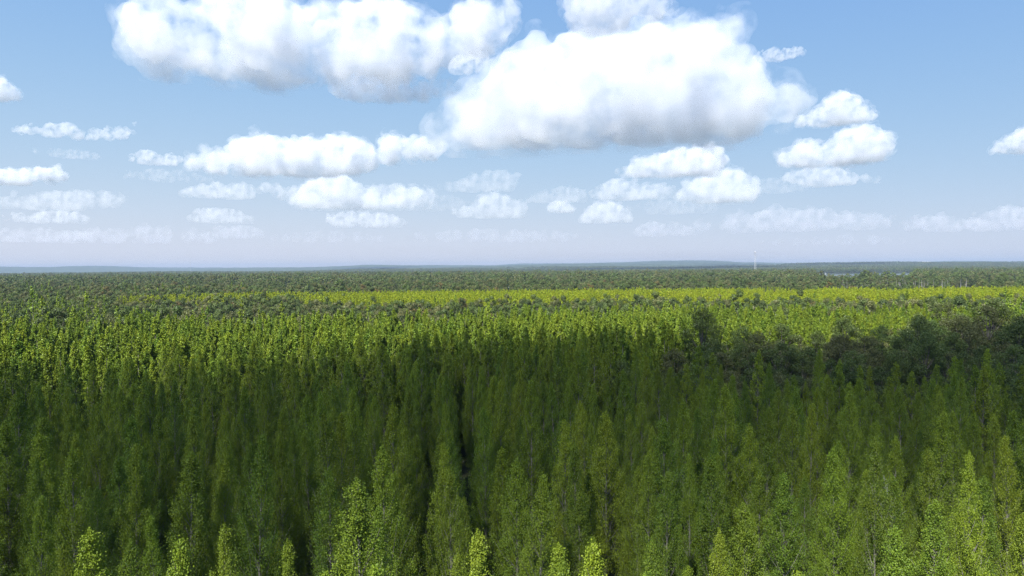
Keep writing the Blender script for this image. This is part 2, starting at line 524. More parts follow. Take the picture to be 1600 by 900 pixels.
HS = np.clip(rng.normal(0.945, 0.095, n) + 0.03 * smooth_noise(PXY[:, 0], PXY[:, 1], 60, 3), 0.74, 1.10)
HS = np.where(rng.uniform(size=n) < 0.10, HS * 0.82, HS)
WS = np.clip(rng.normal(0.89, 0.11, n), 0.66, 1.15) * HS
ROT = rng.uniform(0, 6.283, n)
u, v = to_uv(PXY[:, 0], PXY[:, 1], 20.0 * HS)
dist = np.hypot(PXY[:, 0], PXY[:, 1])
ahead = PXY[:, 1] > 5
seen = ahead & (ROWID != 999) & (u > -25) & (u < 1625) & (v < 905)
order = np.argsort(np.where(seen, dist, 1e9))
single = np.zeros(n, bool); single[order[:300]] = True
near_lim = dist[order[299]]

NV = 7
pop_wood, pop_leaf = [], []
for k in range(NV):
    w, l = poplar_arrays(100 + k, 42000, 0.090)
    pop_wood.append(quads_mesh('trunk', w, M_BARK_PALE)); pop_leaf.append(quads_mesh('crown', l, M_POPLAR))
ids = np.nonzero(single)[0]
row_ids = sorted(set(ROWID[ids]))
for ri, r_ in enumerate(row_ids):
    mem = [i for i in ids if ROWID[i] == r_]
    mem.sort(key=lambda i: dist[i])
    for k, i in enumerate(mem):
        look = ('tall' if HS[i] > 1.02 else 'short' if HS[i] < 0.88 else 'mid-height') + ' ' + ('broad' if WS[i] / HS[i] > 1.0 else 'slender' if WS[i] / HS[i] < 0.82 else 'conical')
        where = ('%s from the near end of' % ordinal(k + 1)) if len(mem) > 1 else 'alone at the near end of'
        lab = '%s green poplar, %s the %s planting row from left' % (look, where, ordinal(ri + 1))
        kk = int(rng.integers(NV))
        tree_thing('poplar_tree', (PXY[i, 0], PXY[i, 1], 0), ROT[i], (WS[i], WS[i], HS[i]), pop_wood[kk], pop_leaf[kk], lab, 'poplar tree', 'poplars at the near side of the plantation')

mids = [pair_mesh('poplar_mid', *poplar_arrays(200 + k, 15000, 0.155), M_BARK_PALE, M_POPLAR) for k in range(7)]
fars = [pair_mesh('poplar_far', *poplar_arrays(240 + k, 4600, 0.29, detail=False), M_BARK_PALE, M_POPLAR) for k in range(5)]
c_pop = source_collection('plantation_poplar', mids + fars)
rest = np.nonzero(~single)[0]
pick = np.where(dist[rest] < 140, rng.integers(0, 7, len(rest)), 7 + rng.integers(0, 5, len(rest)))
scatter('poplar_plantation', np.column_stack((PXY[rest], np.zeros(len(rest)))), ROT[rest], np.column_stack((WS[rest], WS[rest], HS[rest])), pick, c_pop,
        'dense plantation of green poplars stretching back to the mixed belt')

# ---- the native grove, tree by tree
bl_w, bl_l = [], []
leafm = [M_ASPEN, M_GREYLEAF, M_ASPEN, M_GREYLEAF, M_ASPEN, M_RUSSET]
for k in range(6):
    w, l = broadleaf_arrays(300 + k, 9000, 0.20, H=17.5, Rmax=3.6)
    bl_w.append(quads_mesh('trunk', w, M_BARK_DARK)); bl_l.append(quads_mesh('crown', l, leafm[k]))
ranks = []
for j, off in enumerate(np.linspace(0.06, 0.96, 8)):
    x = 18.0 + j * 1.3
    line = []
    while x < 150:
        lo, hi = (float(q) for q in grove_span(x))
        y = lo + (hi - lo) * off + rng.normal(0, 1.0)
        if (hi - lo) * 0.125 > 2.2 or j % 3 == 0:
            if x / y < 0.76:
                line.append((x + rng.normal(0, 0.8), y))
        x += rng.uniform(4.0, 5.8)
    ranks.append(line)
for j, line in enumerate(ranks):
    for k, (x, y) in enumerate(line):
        kk = int(rng.integers(5))
        s = float(np.clip(rng.normal(0.96, 0.14), 0.65, 1.35)) * (1.06 if y > 135 else 0.94) * float(np.interp(x, [20, 70, 120], [0.95, 1.0, 1.14]))
        tone = {0: 'dark green', 1: 'grey-green', 2: 'dark green', 3: 'grey-green', 4: 'dark green', 5: 'russet-tinged'}[kk]
        lab = '%s round-crowned broadleaf tree, %s from left in %s rank of the grove' % (tone, ordinal(k + 1), ['front', 'second', 'third', 'fourth', 'fifth', 'sixth', 'seventh', 'hindmost'][j])
        tree_thing('broadleaf_tree', (x, y, 0), float(rng.uniform(0, 6.28)), (s * float(rng.uniform(0.9, 1.15)), s, s * float(rng.uniform(0.9, 1.12))), bl_w[kk], bl_l[kk], lab, 'tree', 'broadleaf trees of the native grove')

# ---- bare grey tree among the poplars, right of the middle
w = dead_arrays(5, H=16.6, nb=90, spread=2.4, r0=0.07)
dm = quads_mesh('dead_wood', w, M_DEAD)
D0 = ray(1380, 668); q = 57.0 / D0.y
o = link('dead_tree', dm); o.location = (D0.x * q, 57.0, 0); o.rotation_euler = (0, 0, 1.0)
tag(o, 'bare grey leafless tree standing among green poplars', 'dead tree')

# ---- mixed woodland behind
far_w = []
for k, mt in enumerate([M_ASPEN, M_GREYLEAF, M_DARKWOOD, M_ASPEN, M_RUSSET]):
    far_w.append(pair_mesh('broadleaf_far', *broadleaf_arrays(400 + k, 2400, 0.35, H=17.0, Rmax=3.8, detail=False), M_BARK_DARK, mt))
far_w += [pair_mesh('poplar_back', *poplar_arrays(460 + k, 620, 0.46, detail=False), M_BARK_PALE, M_POPLAR) for k in range(2)]
far_w += [pair_mesh('spruce_far', *spruce_arrays(470, 700, 0.7, H=20, detail=False), M_BARK_DARK, M_SPRUCE)]
coarse = [pair_mesh('broadleaf_coarse', *broadleaf_arrays(480 + k, 420, 0.85, H=17.0, Rmax=4.4, detail=False), M_BARK_DARK, mt) for k, mt in enumerate([M_ASPEN, M_GREYLEAF, M_DARKWOOD])]
c_mix = source_collection('woodland', far_w + coarse)

def jitter_grid(d0, d1, sp, half=0.84):
    ys = np.arange(d0, d1, sp)
    out = []
    for y in ys:
        xs = np.arange(-half * y - 20, half * y + 20, sp)
        out.append(np.column_stack((xs, np.full(len(xs), y))))
    P = np.concatenate(out)
    return P + rng.uniform(-0.48, 0.48, P.shape) * sp

def yellow_zone(x, y):
    x = np.asarray(x, float) / KZ; y = np.asarray(y, float) / KZ
    near = np.interp(x, [-420, -198, -150, -60, 36, 150, 300], [384, 372, 349, 317, 305, 309, 333]) + 9 * np.sin(x / 23.0) + 6 * np.sin(x / 9.1 + 1.0) + 4 * np.sin(x / 4.6)
    far = np.interp(x, [-198, -150, 0, 120, 300], [384, 414, 432, 438, 432])
    return (y > near) & (y < far) & (x > -198 + 12 * np.sin(y / 12.0)) & (smooth_noise(x, y * 0.35, 55, 77) > -0.62)

P = np.concatenate((jitter_grid(165, 540, 4.6), jitter_grid(540, 950, 6.0), jitter_grid(950, 1800, 8.0), jitter_grid(1800, 2600, 11.0)))
x, y = P[:, 0], P[:, 1]
far_ok = (y > far_edge(x) + 3) & ~yellow_zone(x, y)
ang = x / y
clear = ((ang > 0.43) & (ang < 0.57) & (y > 985 + 60 * np.sin(ang * 90)))                                   # the open meadow
snagz = (ang > 0.455) & (ang < 0.66) & (y > 515) & (y < 740)                           # the dead stand is thin
keep = far_ok & ~clear & ~(snagz & (rng.uniform(size=len(P)) < 0.93))
P = P[keep]; x, y = P[:, 0], P[:, 1]; n = len(P)
nz = smooth_noise(x, y * 1.6, 105, 21) + 0.5 * smooth_noise(x, y, 28, 22)
nz2 = smooth_noise(x, y * 1.4, 66, 23)
r = rng.uniform(size=n)
tone = smooth_noise(x, y * 2.2, 150, 61) + 0.5 * smooth_noise(x, y * 1.5, 48, 62)
idx = np.where(r < 0.24 + 0.6 * tone, 2, np.where(rng.uniform(size=n) < 0.5 - 0.4 * tone, rng.choice([0, 3], n), 1))
idx = np.where(nz2 > 0.75, np.where(r < 0.45, 4, idx), idx)
nz = nz + np.interp(y / KZ, [190, 235, 262, 300], [-0.25, 0.35, 0.9, 0.9]) * (x > -190)
popmask = ((nz < -0.1) & (y < 365)) | ((nz < -0.75) & (y < 620))
idx = np.where(popmask & (r < 0.85), rng.integers(5, 7, n), idx)
idx = np.where((rng.uniform(size=n) < 0.015) & (y > 520), 7, idx)
idx = np.where(y > 900, np.where(r < 0.24 + 0.6 * tone, 10, np.where(rng.uniform(size=n) < 0.5 - 0.4 * tone, 8, 9)), idx)
s = np.clip(rng.normal(1.0, 0.13, n), 0.65, 1.4) * np.where(idx == 7, 1.0, np.where(idx >= 8, 1.2, 1.04)) * (1 + 0.10 * smooth_noise(x, y, 260, 25))
s = np.where(np.isin(idx, (5, 6)), s * 0.92, s)
s = np.where((y > 250) & (y < 430), s * 0.9, s)
scl = np.column_stack((s * rng.uniform(0.85, 1.2, n), s, s * rng.uniform(0.88, 1.12, n)))
scatter('mixed_woodland', np.column_stack((P, terrain_z(x, y))), rng.uniform(0, 6.28, n), scl, idx, c_mix, 'grey-green mixed woodland in belts behind the plantation')

P = jitter_grid(2600, 6400, 24.0, 0.8)
x, y = P[:, 0], P[:, 1]
ang = x / y
patch = smooth_noise(x, y * 0.6, 900, 31)
P = P[~((ang > 0.43) & (ang < 0.57) & (y < 2950)) & (patch > -0.75)]
n = len(P); s = rng.uniform(0.9, 1.25, n)
scatter('distant_woodland', np.column_stack((P, terrain_z(P[:, 0], P[:, 1]) - 3.0)), rng.uniform(0, 6.28, n), np.column_stack((s * 3.0, s * 3.0, s * 1.2)), rng.integers(0, 3, n),
        source_collection('distant_wood', coarse), 'distant woodland fading blue toward the hills')

# ---- bright yellow-green poplar stand
yel = [pair_mesh('yellow_poplar', *poplar_arrays(500 + k, 800, 0.44, detail=False, H=18.5, Rmax=2.0), M_BARK_PALE, M_YELLOW) for k in range(4)]
P = jitter_grid(330, 525, 3.3)
P = P[yellow_zone(P[:, 0], P[:, 1])]
n = len(P); s = np.clip(rng.normal(1.0, 0.035, n), 0.9, 1.1)
scatter('yellow_poplar_stand', np.column_stack((P, np.zeros(n))), rng.uniform(0, 6.28, n), np.column_stack((s, s, s)), rng.integers(0, 4, n), source_collection('yellow_poplar', yel),
        'bright yellow-green poplar stand in a long band across the middle distance')


# ------------------------------------------------------------------ far details
def add_box(bm, c, s, rot=None):
    m = Matrix.Translation(Vector(c)) @ (rot.to_4x4() if rot else Matrix.Identity(4)) @ Matrix.Diagonal((s[0], s[1], s[2], 1))
    bmesh.ops.create_cube(bm, size=1.0, matrix=m)
def add_bar(bm, a, b, r):
    a, b = Vector(a), Vector(b); dv = b - a
    q = dv.to_track_quat('Z', 'Y').to_matrix()
    add_box(bm, (a + b) / 2, (r * 2, r * 2, dv.length), q)
def bm_obj(name, bm, mat, parent=None):
    me = bpy.data.meshes.new(name); bm.to_mesh(me); bm.free()
    return link(name, me, mat, parent)
def place(u, dist_y):
    dd = ray(u, 420)
    return dd.x / dd.y * dist_y, dist_y

def plain(name, col, rough=0.6, metal=0.0):
    return noisy_mat(name, tuple(c * 0.9 for c in col), col, 1.5, rough)
M_STEEL = plain('galvanised_steel', (0.34, 0.36, 0.38), 0.5)
M_WHITE = plain('weathered_pale_paint', (0.30, 0.31, 0.32), 0.7)

# lattice lookout tower
tx, ty = place(1180, 2400.0)
tw = empty('lookout_tower', (tx, ty, 0))
HT = 80.0
corner = lambda k, z: ((2.9 - 1.1 * z / HT) * (1 if k in (0, 3) else -1), (2.9 - 1.1 * z / HT) * (1 if k in (0, 1) else -1), z)
for k in range(4):
    bm = bmesh.new(); add_bar(bm, corner(k, 0), corner(k, HT), 0.15); bm_obj('leg', bm, M_STEEL, tw)
bm = bmesh.new()
for lv in range(13):
    z0_, z1_ = HT * lv / 13, HT * (lv + 1) / 13
    for k in range(4):
        k2 = (k + 1) % 4
        add_bar(bm, corner(k, z0_), corner(k2, z1_), 0.06); add_bar(bm, corner(k2, z0_), corner(k, z1_), 0.06); add_bar(bm, corner(k, z1_), corner(k2, z1_), 0.06)
bm_obj('bracing', bm, M_STEEL, tw)
bm = bmesh.new(); add_box(bm, (0, 0, HT + 0.3), (7.4, 7.4, 0.6)); bm_obj('platform', bm, M_STEEL, tw)
bm = bmesh.new(); bmesh.ops.create_cone(bm, cap_ends=True, segments=12, radius1=2.9, radius2=2.9, depth=3.2, matrix=Matrix.Translation((0, 0, HT + 2.2))); bm_obj('cabin', bm, M_WHITE, tw)
bm = bmesh.new(); bmesh.ops.create_uvsphere(bm, u_segments=14, v_segments=8, radius=3.2, matrix=Matrix.Translation((0, 0, HT + 3.7)) @ Matrix.Diagonal((1, 1, 0.55, 1))); bm_obj('dome', bm, M_WHITE, tw)
tag(tw, 'tall pale lattice tower with white domed top above the far forest', 'tower')

# thin radio mast far off on the left
tx, ty = place(298, 4200.0)
tz = float(terrain_z(tx, ty))
ms = empty('radio_mast', (tx, ty, tz))
bm = bmesh.new()
for k in range(3):
    a = k * 2.094; add_bar(bm, (0.8 * math.cos(a), 0.8 * math.sin(a), 0), (0.5 * math.cos(a), 0.5 * math.sin(a), 84), 0.14)
for lv in range(28):
    for k in range(3):
        a, b = k * 2.094, (k + 1) * 2.094
        add_bar(bm, (0.7 * math.cos(a), 0.7 * math.sin(a), lv * 3.0), (0.7 * math.cos(b), 0.7 * math.sin(b), lv * 3.0 + 3.0), 0.08)
bm_obj('mast', bm, M_STEEL, ms)
bm = bmesh.new(); add_bar(bm, (0, 0, 84), (0, 0, 92), 0.15); add_bar(bm, (-1.6, 0, 82), (1.6, 0, 82), 0.2); bm_obj('antenna', bm, M_STEEL, ms)
tag(ms, 'hair-thin grey radio mast on the far horizon at left', 'mast')

# slim pale utility pole by the lake
tx, ty = place(1290, 1150.0)
up_ = empty('utility_pole', (tx, ty, 0))
bm = bmesh.new(); add_bar(bm, (0, 0, 0), (0, 0, 23.0), 0.32); bm_obj('pole', bm, M_WHITE, up_)
bm = bmesh.new(); add_bar(bm, (-1.6, 0, 22.0), (1.6, 0, 22.0), 0.12); bm_obj('crossarm', bm, M_WHITE, up_)
tag(up_, 'slim pale utility pole standing at the end of the pale lake strip', 'pole')

# pale sheet of water beyond the dead stand, pale fields on the far slopes
def land_patch(name, a0, a1, y0, y1, mat, lift, wob=0.0):
    nu, nv = 40, 14
    A, Y = np.meshgrid(np.linspace(a0, a1, nu), np.linspace(0, 1, nv), indexing='ij')
    Yd = y0 + (y1 - y0) * Y + wob * np.sin(A * 190) * (1 - 2 * np.abs(Y - 0.5))
    X = A * Yd
    Z = terrain_z(X, Yd) + lift
    V = np.stack((X, Yd, Z), -1).reshape(-1, 3)
    i, j = np.meshgrid(np.arange(nu - 1), np.arange(nv - 1), indexing='ij')
    q = (i * nv + j).ravel()
    F = np.stack((q, q + nv, q + nv + 1, q + 1), -1)
    o = link(name, mesh_from(name, V, F.ravel(), np.full(len(F), 4), smooth=True), mat)
    tag(o, kind='structure')
    return o
mw_, nt_, out_ = new_mat('lake_water')
p_ = nt_.nodes.new('ShaderNodeBsdfPrincipled'); p_.inputs['Base Color'].default_value = (0.10, 0.12, 0.12, 1); p_.inputs['Roughness'].default_value = 0.12; p_.inputs['IOR'].default_value = 1.33
nt_.links.new(p_.outputs[0], out_.inputs['Surface'])
land_patch('lake', 0.437, 0.565, 1500, 2850, mw_, 0.4, 30)
M_FIELD = noisy_mat('pale_field', (0.30, 0.28, 0.17), (0.42, 0.38, 0.25), 0.01)
land_patch('field', 0.415, 0.475, 7050, 7500, M_FIELD, 9.0)
land_patch('field', 0.575, 0.60, 6900, 7400, M_FIELD, 9.0)
land_patch('field', -0.20, -0.16, 7050, 7350, M_FIELD, 9.0)

# standing dead timber behind the yellow poplars, right
sn = [quads_mesh('snag_wood', dead_arrays(600 + k, H=19.0, nb=9, spread=0.9, r0=0.26), M_DEAD) for k in range(5)]
for k in range(62):
    sx, sy = place(float(rng.uniform(1312, 1512)), float(rng.uniform(600, 735)))
    o = link('dead_tree', sn[k % 5]); o.location = (sx, sy, 0); o.rotation_euler = (0, 0, float(rng.uniform(0, 6.28)))
    s = float(rng.uniform(0.78, 1.12)); o.scale = (s, s, s)
    tag(o, 'bare grey dead trunk in the snag stand beyond the yellow poplars', 'dead tree', 'dead trunks beyond the yellow poplars')

# dark spruces that top the far forest line
sw, sl = spruce_arrays(700, 1800, 0.5, H=24.0, Rmax=3.3)
swm, slm = quads_mesh('trunk', sw, M_BARK_DARK), quads_mesh('crown', sl, M_SPRUCE)
for u_, dd_, s, lab in ((952, 720, 1.12, 'tallest dark spruce on the far forest line, near the centre'), (967, 735, 0.98, 'dark spruce just right of the tallest one on the forest line'), (1005, 760, 1.03, 'lone dark spruce left of the lattice tower, well short of it'),
                        (1148, 770, 1.0, 'dark spruce a little left of the lattice tower'), (1193, 740, 1.04, 'dark spruce just right of the lattice tower foot'), (1210, 745, 1.08, 'taller dark spruce, second to the right of the lattice tower'),
                        (1218, 752, 0.98, 'dark spruce touching the taller one right of the tower'), (1238, 760, 1.0, 'dark spruce farthest right of those beside the lattice tower')):
    sx, sy = place(u_, float(dd_))
    tree_thing('spruce_tree', (sx, sy, 0), 0.7 * u_, (s * 1.1, s * 1.1, s), swm, slm, lab, 'spruce tree', 'dark spruces on the far forest line')

# single broadleaf trees that stand out from the belts
for u_, dd_, s, kk, lab in ((1568, 690, 1.62, 0, 'big domed tree rising behind the yellow band at the right edge'), (718, 345, 1.18, 5, 'russet tree before the yellow band, left of the centre'),
                            (1182, 372, 1.2, 0, 'dark round tree cutting into the yellow band right of centre'), (1102, 380, 1.12, 2, 'dark flat-topped tree against the yellow band below the tower line'),
                            (978, 352, 1.12, 0, 'tall dark tree overlapping the yellow band near the centre'), (1000, 356, 1.18, 2, 'dark tree beside the tall one overlapping the yellow band'),
                            (840, 332, 1.06, 1, 'grey-green rounded bush-like tree under the yellow band, centre')):
    sx, sy = place(u_, float(dd_))
    tree_thing('broadleaf_tree', (sx, sy, 0), 0.3 * u_, (s * 1.25, s * 1.25, s), bl_w[kk], bl_l[kk], lab, 'tree', None)

# ------------------------------------------------------------------ haze: the air between here and the hills
def haze_box():
    bm = bmesh.new()
    bmesh.ops.create_cube(bm, size=1.0)
    me = bpy.data.meshes.new('haze'); bm.to_mesh(me); bm.free()
    m, nt, out = new_mat('haze')
    v = nt.nodes.new('ShaderNodeVolumePrincipled')
    v.inputs['Color'].default_value = (0.31, 0.405, 0.57, 1)
    v.inputs['Density'].default_value = HAZE
    v.inputs['Density Attribute'].default_value = ''
    v.inputs['Anisotropy'].default_value = 0.0
    nt.links.new(v.outputs[0], out.inputs['Volume'])
    o = link('haze', me, m)
    zb, zt = -3.0, 140.0
    o.scale = (29000, 29000, zt - zb); o.location = (0, 0, 0.5 * (zt + zb))
    tag(o, 'thin blue summer haze over the whole forest', None, None, 'stuff')
HAZE = 8.0e-5
haze_box()
# ------------------------------------------------------------------ clouds
CLOUD_BASE = 760.0
CLOUD_ABSORB = 0.18                                   # absorption added to tone down the too bright sunlit clouds
def cloud_mat(name, density, noise=0.0, aniso=0.15, erode=0.40, color=(1, 1, 1)):
    m = bpy.data.materials.new(name)
    m.use_nodes = True
    nt = m.node_tree
    nt.nodes.clear()
    out = nt.nodes.new('ShaderNodeOutputMaterial')
    v = nt.nodes.new('ShaderNodeVolumeScatter')
    v.inputs['Color'].default_value = (*color, 1)
    v.inputs['Density'].default_value = density
    v.inputs['Anisotropy'].default_value = aniso
    ab = nt.nodes.new('ShaderNodeVolumeAbsorption')
    ab.inputs['Color'].default_value = (0.0, 0.15, 0.42, 1)
    ab.inputs['Density'].default_value = density * CLOUD_ABSORB
    add = nt.nodes.new('ShaderNodeAddShader')
    nt.links.new(v.outputs[0], add.inputs[0]); nt.links.new(ab.outputs[0], add.inputs[1])
    if noise:
        tc = nt.nodes.new('ShaderNodeTexCoord')
        no = nt.nodes.new('ShaderNodeTexNoise')
        no.inputs['Scale'].default_value = 1.0 / noise; no.inputs['Detail'].default_value = 4; no.inputs['Roughness'].default_value = 0.62
        nt.links.new(tc.outputs['Object'], no.inputs['Vector'])
        mr = nt.nodes.new('ShaderNodeMapRange')
        mr.inputs['From Min'].default_value = erode; mr.inputs['From Max'].default_value = erode + 0.27; mr.inputs['To Max'].default_value = density
        nt.links.new(no.outputs[0], mr.inputs[0]); nt.links.new(mr.outputs[0], v.inputs['Density'])
        mu = nt.nodes.new('ShaderNodeMath'); mu.operation = 'MULTIPLY'; mu.inputs[1].default_value = CLOUD_ABSORB
        nt.links.new(mr.outputs[0], mu.inputs[0]); nt.links.new(mu.outputs[0], ab.inputs['Density'])
    nt.links.new(add.outputs[0], out.inputs['Volume'])
    return m

_ico = {}
def ico(sub):
    if sub not in _ico:
        bm = bmesh.new()
        bmesh.ops.create_icosphere(bm, subdivisions=sub, radius=1.0)
        bm.verts.ensure_lookup_table()
        V = np.array([v.co[:] for v in bm.verts], np.float32)
        F = np.array([[v.index for v in f.verts] for f in bm.faces], np.int32)
        bm.free()
        _ico[sub] = (V, F)
    return _ico[sub]

tex_cache = {}
def noise_tex(scale, depth):
    k = (scale, depth)
    if k not in tex_cache:
        t = bpy.data.textures.new('cloud_noise', 'CLOUDS')
        t.noise_scale = scale
        t.noise_depth = depth
        t.noise_basis = 'ORIGINAL_PERLIN'
        tex_cache[k] = t
    return tex_cache[k]

def spheres_to_cloud(name, centers, radii, origin, voxel, disp, mat, flat_z=None, swell=0.0):
    """Union of puffs, remeshed and roughened, as one closed mesh standing at its own distance."""
    Vs, Fs, off = [], [], 0
    V, F = ico(2)
    for c, r in zip(centers, radii):
        Vs.append(V * r + c)
        Fs.append(F + off)
        off += len(V)
    verts = np.concatenate(Vs)
    faces = np.concatenate(Fs)
    m = mesh_from('tmp', verts, faces.ravel(), np.full(len(faces), 3))
    o = bpy.data.objects.new('tmp', m)
    COL.objects.link(o)
    rm = o.modifiers.new('r', 'REMESH')
    rm.mode = 'VOXEL'; rm.voxel_size = voxel
    if swell:
        d = o.modifiers.new('s', 'DISPLACE'); d.strength = swell; d.mid_level = 0.0
    for sc_, st in disp:
        d = o.modifiers.new('d', 'DISPLACE')
        d.texture = noise_tex(sc_, 2); d.strength = st; d.mid_level = 0.5
        d.texture_coords = 'LOCAL'
    rm = o.modifiers.new('r2', 'REMESH')         # closes what the roughening folded over
    rm.mode = 'VOXEL'; rm.voxel_size = voxel
    dg = bpy.context.evaluated_depsgraph_get()
    me = bpy.data.meshes.new_from_object(o.evaluated_get(dg))
    bpy.data.objects.remove(o)
    bpy.data.meshes.remove(m)
    me.name = name
    n = len(me.vertices)
    co = np.empty(n * 3, np.float32); me.vertices.foreach_get('co', co)
    co = co.reshape(-1, 3)
    if flat_z is not None:                       # cumulus bases are level: squash what hangs below
        low = co[:, 2] < flat_z
        co[low, 2] = flat_z + (co[low, 2] - flat_z) * 0.22
    me.vertices.foreach_set('co', co.ravel())
    me.materials.clear(); me.materials.append(mat)
    me.update()
    ob = bpy.data.objects.new(name, me)
    COL.objects.link(ob)
    ob.location = origin
    return ob

def make_cloud(cols, base_v, tau, seed, label, base=CLOUD_BASE, depth=0.45, n=60, rough=1.0, rmin=0.10, erode=0.40, fringe=False):
    """cols: (u, v_top, v_bottom) stations of the cloud in the photograph; base_v: the pixel row of its level base,
    which gives its distance under one common base height."""
    rng = np.random.default_rng(seed)
    cols = sorted(cols)
    us = np.array([c[0] for c in cols], float); tops = np.array([c[1] for c in cols], float); bots = np.array([c[2] for c in cols], float)
    uc = 0.5 * (us[0] + us[-1])
    d0 = ray(uc, base_v)
    dist = (base - CAM_Z) / d0.z                 # forward scale
    s = dist / FPX                               # metres per pixel there
    W = (us[-1] - us[0])
    C, Rr = [], []
    tries = 0
    Hmax = float(np.max(bots - tops))
    while len(C) < n and tries < n * 60:
        tries += 1
        u = rng.uniform(us[0], us[-1])
        t = np.interp(u, us, tops); b = np.interp(u, us, bots)
        h = b - t
        r = h * (rng.uniform(0.12, 0.42) if n > 100 else rng.uniform(0.2, 0.5))
        r = max(r, Hmax * rmin * 0.6)
        if r * 2 > h * 1.15: r = h * 0.55
        v = rng.uniform(t + r, b - r * 0.55) if b - r * 0.55 > t + r else 0.5 * (t + b)
        # keep the puff inside the outline at its shoulders
        edge = min(u - us[0], us[-1] - u)
        if edge < r * 0.55: continue
        ok = True
        for k in (-0.7, 0.7):
            tt = np.interp(u + k * r, us, tops)
            if v - r * 0.72 < tt - 2: ok = False
        if not ok and rng.uniform() < 0.85: continue
        dep = rng.uniform(-1, 1) * depth * (h * 0.9 + 0.12 * W) * 0.5
        C.append((u, v, dep)); Rr.append(r)
    for _ in range(n // 4):                      # shreds torn off along the edges
        u = rng.uniform(us[0] - 0.01 * W, us[-1] + 0.01 * W)
        t = np.interp(u, us, tops); b = np.interp(u, us, bots)
        C.append((u, rng.uniform(t + 0.02 * Hmax, b - 0.04 * Hmax), rng.uniform(-1, 1) * depth * Hmax * 0.4)); Rr.append(Hmax * rng.uniform(0.07, 0.15))
    C = np.array(C); Rr = np.array(Rr)
    # cauliflower puffs on the upper surfaces
    C2, R2 = [], []
    for (u, v, dep), r in zip(C, Rr):
        for _ in range(7):
            a = rng.uniform(0, 2 * math.pi); z = rng.uniform(-0.25, 1.0)
            q = math.sqrt(max(0, 1 - z * z)); rr = r * rng.uniform(0.22, 0.42)
            C2.append((u + q * math.cos(a) * r * 0.86, v - z * r * 0.86, dep + q * math.sin(a) * r * 0.86)); R2.append(rr)
    C = np.concatenate((C, np.array(C2))); Rr = np.concatenate((Rr, np.array(R2)))
    # to metres, in a local frame at the cloud's centre: x right, y away, z up
    P = np.empty_like(C)
    P[:, 0] = (C[:, 0] - uc) * s
    P[:, 1] = C[:, 2] * s
    P[:, 2] = (base_v - C[:, 1]) * s
    Rm = Rr * s
    big = Hmax * s
    vox = max(Hmax / 42.0, W / 210.0) * s
    mat = cloud_mat('cloud_vapour', tau * 0.45 / big, big * 0.32, erode=erode)
    ob = spheres_to_cloud('cloud', P, Rm, Vector((0, 0, CAM_Z)) + d0 * dist, vox,
                          ((big * 0.30, big * 0.26 * rough), (big * 0.11, big * 0.13 * rough), (big * 0.045, big * 0.06 * rough)), mat, flat_z=0.03 * big)
    ob.rotation_euler = (0, 0, -math.atan2(d0.x, d0.y))
    if fringe:                                   # thin torn vapour round the dense body
        m2 = cloud_mat('cloud_fringe_vapour', tau * 0.20 / big, big * 0.22, erode=erode + 0.05)
        fr = spheres_to_cloud('fringe', P, Rm, (0, 0, 0), vox * 1.4,
                              ((big * 0.24, big * 0.34), (big * 0.09, big * 0.16)), m2, flat_z=-0.02 * big, swell=big * 0.05)
        fr.parent = ob
    tag(ob, label, 'cloud', 'cumulus clouds in the sky')
    return ob


# a long thin cloud overhead, behind the camera: its shade lies over the near trees
def overhead_cloud(foot, label, z=900.0, seed=3, tau=1.13, thick=26.0):
    """foot: (x, y, radius) discs of shade on the treetops; the cloud hangs where the sun throws its shade there."""
    r_ = np.random.default_rng(seed)
    C, Rr = [], []
    up = np.array(sd) * ((z - 18.0) / sd.z)
    base = up + np.array((foot[0][0], foot[0][1], 18.0))
    for x, y, r in foot:
        p = np.array((x, y, 18.0)) + up - base
        tk = thick * min(1.0, r / 10.0)              # the cloud thins out toward its rims
        for _ in range(16):
            a = r_.uniform(0, 6.28); q = r * math.sqrt(r_.uniform(0, 0.7))
            C.append(p + np.array((math.cos(a) * q, math.sin(a) * q, r_.uniform(-0.2, 0.6) * thick))); Rr.append(r_.uniform(0.55, 0.9) * tk)
    m = cloud_mat('overhead_cloud_vapour', tau / (thick * 2))
    o = spheres_to_cloud('cloud', np.array(C), np.array(Rr), Vector(base), 5.0, ((26.0, 16.0), (10.0, 6.0)), m)
    tag(o, label, 'cloud', 'cumulus clouds in the sky')
    return o
foot = []
for x in np.arange(-150, 175, 8.0):
    lo = float(np.interp(x, [-150, -40, -20, 0, 30, 60, 170], [34, 33, 35, 39, 46, 50, 52]))
    hi = float(np.interp(x, [-150, -90, -55, -25, -8, 10, 60, 100, 170], [78, 81, 85, 96, 113, 122, 126, 128, 138])) + 5 * math.sin(x / 7.0) + 5 * math.sin(x / 3.3 + 1) + 7
    k = max(1, int((hi - lo) / 9))
    for j in range(k + 1):
        if j >= k - 1 and rng.uniform() < 0.35:
            continue
        foot.append((x + 4 * math.sin(j * 2.1 + x), lo + (hi - lo) * j / k + 3 * math.sin(x * 0.7 + j), 3.2 if j in (0, k) else 4.6 if j in (1, k - 1) else 7.0 if j in (2, k - 2) else 10.0))
foot = [(a * KZ, b * KZ, r_) for a, b, r_ in foot]
overhead_cloud(foot, 'long thin cloud hanging overhead, shading the near trees')
overhead_cloud([(-185 + 9 * k, 268 + 3 * math.sin(k), 9.0) for k in range(4)], 'small separate cloud overhead, shading trees at the far left', seed=9, tau=1.6)

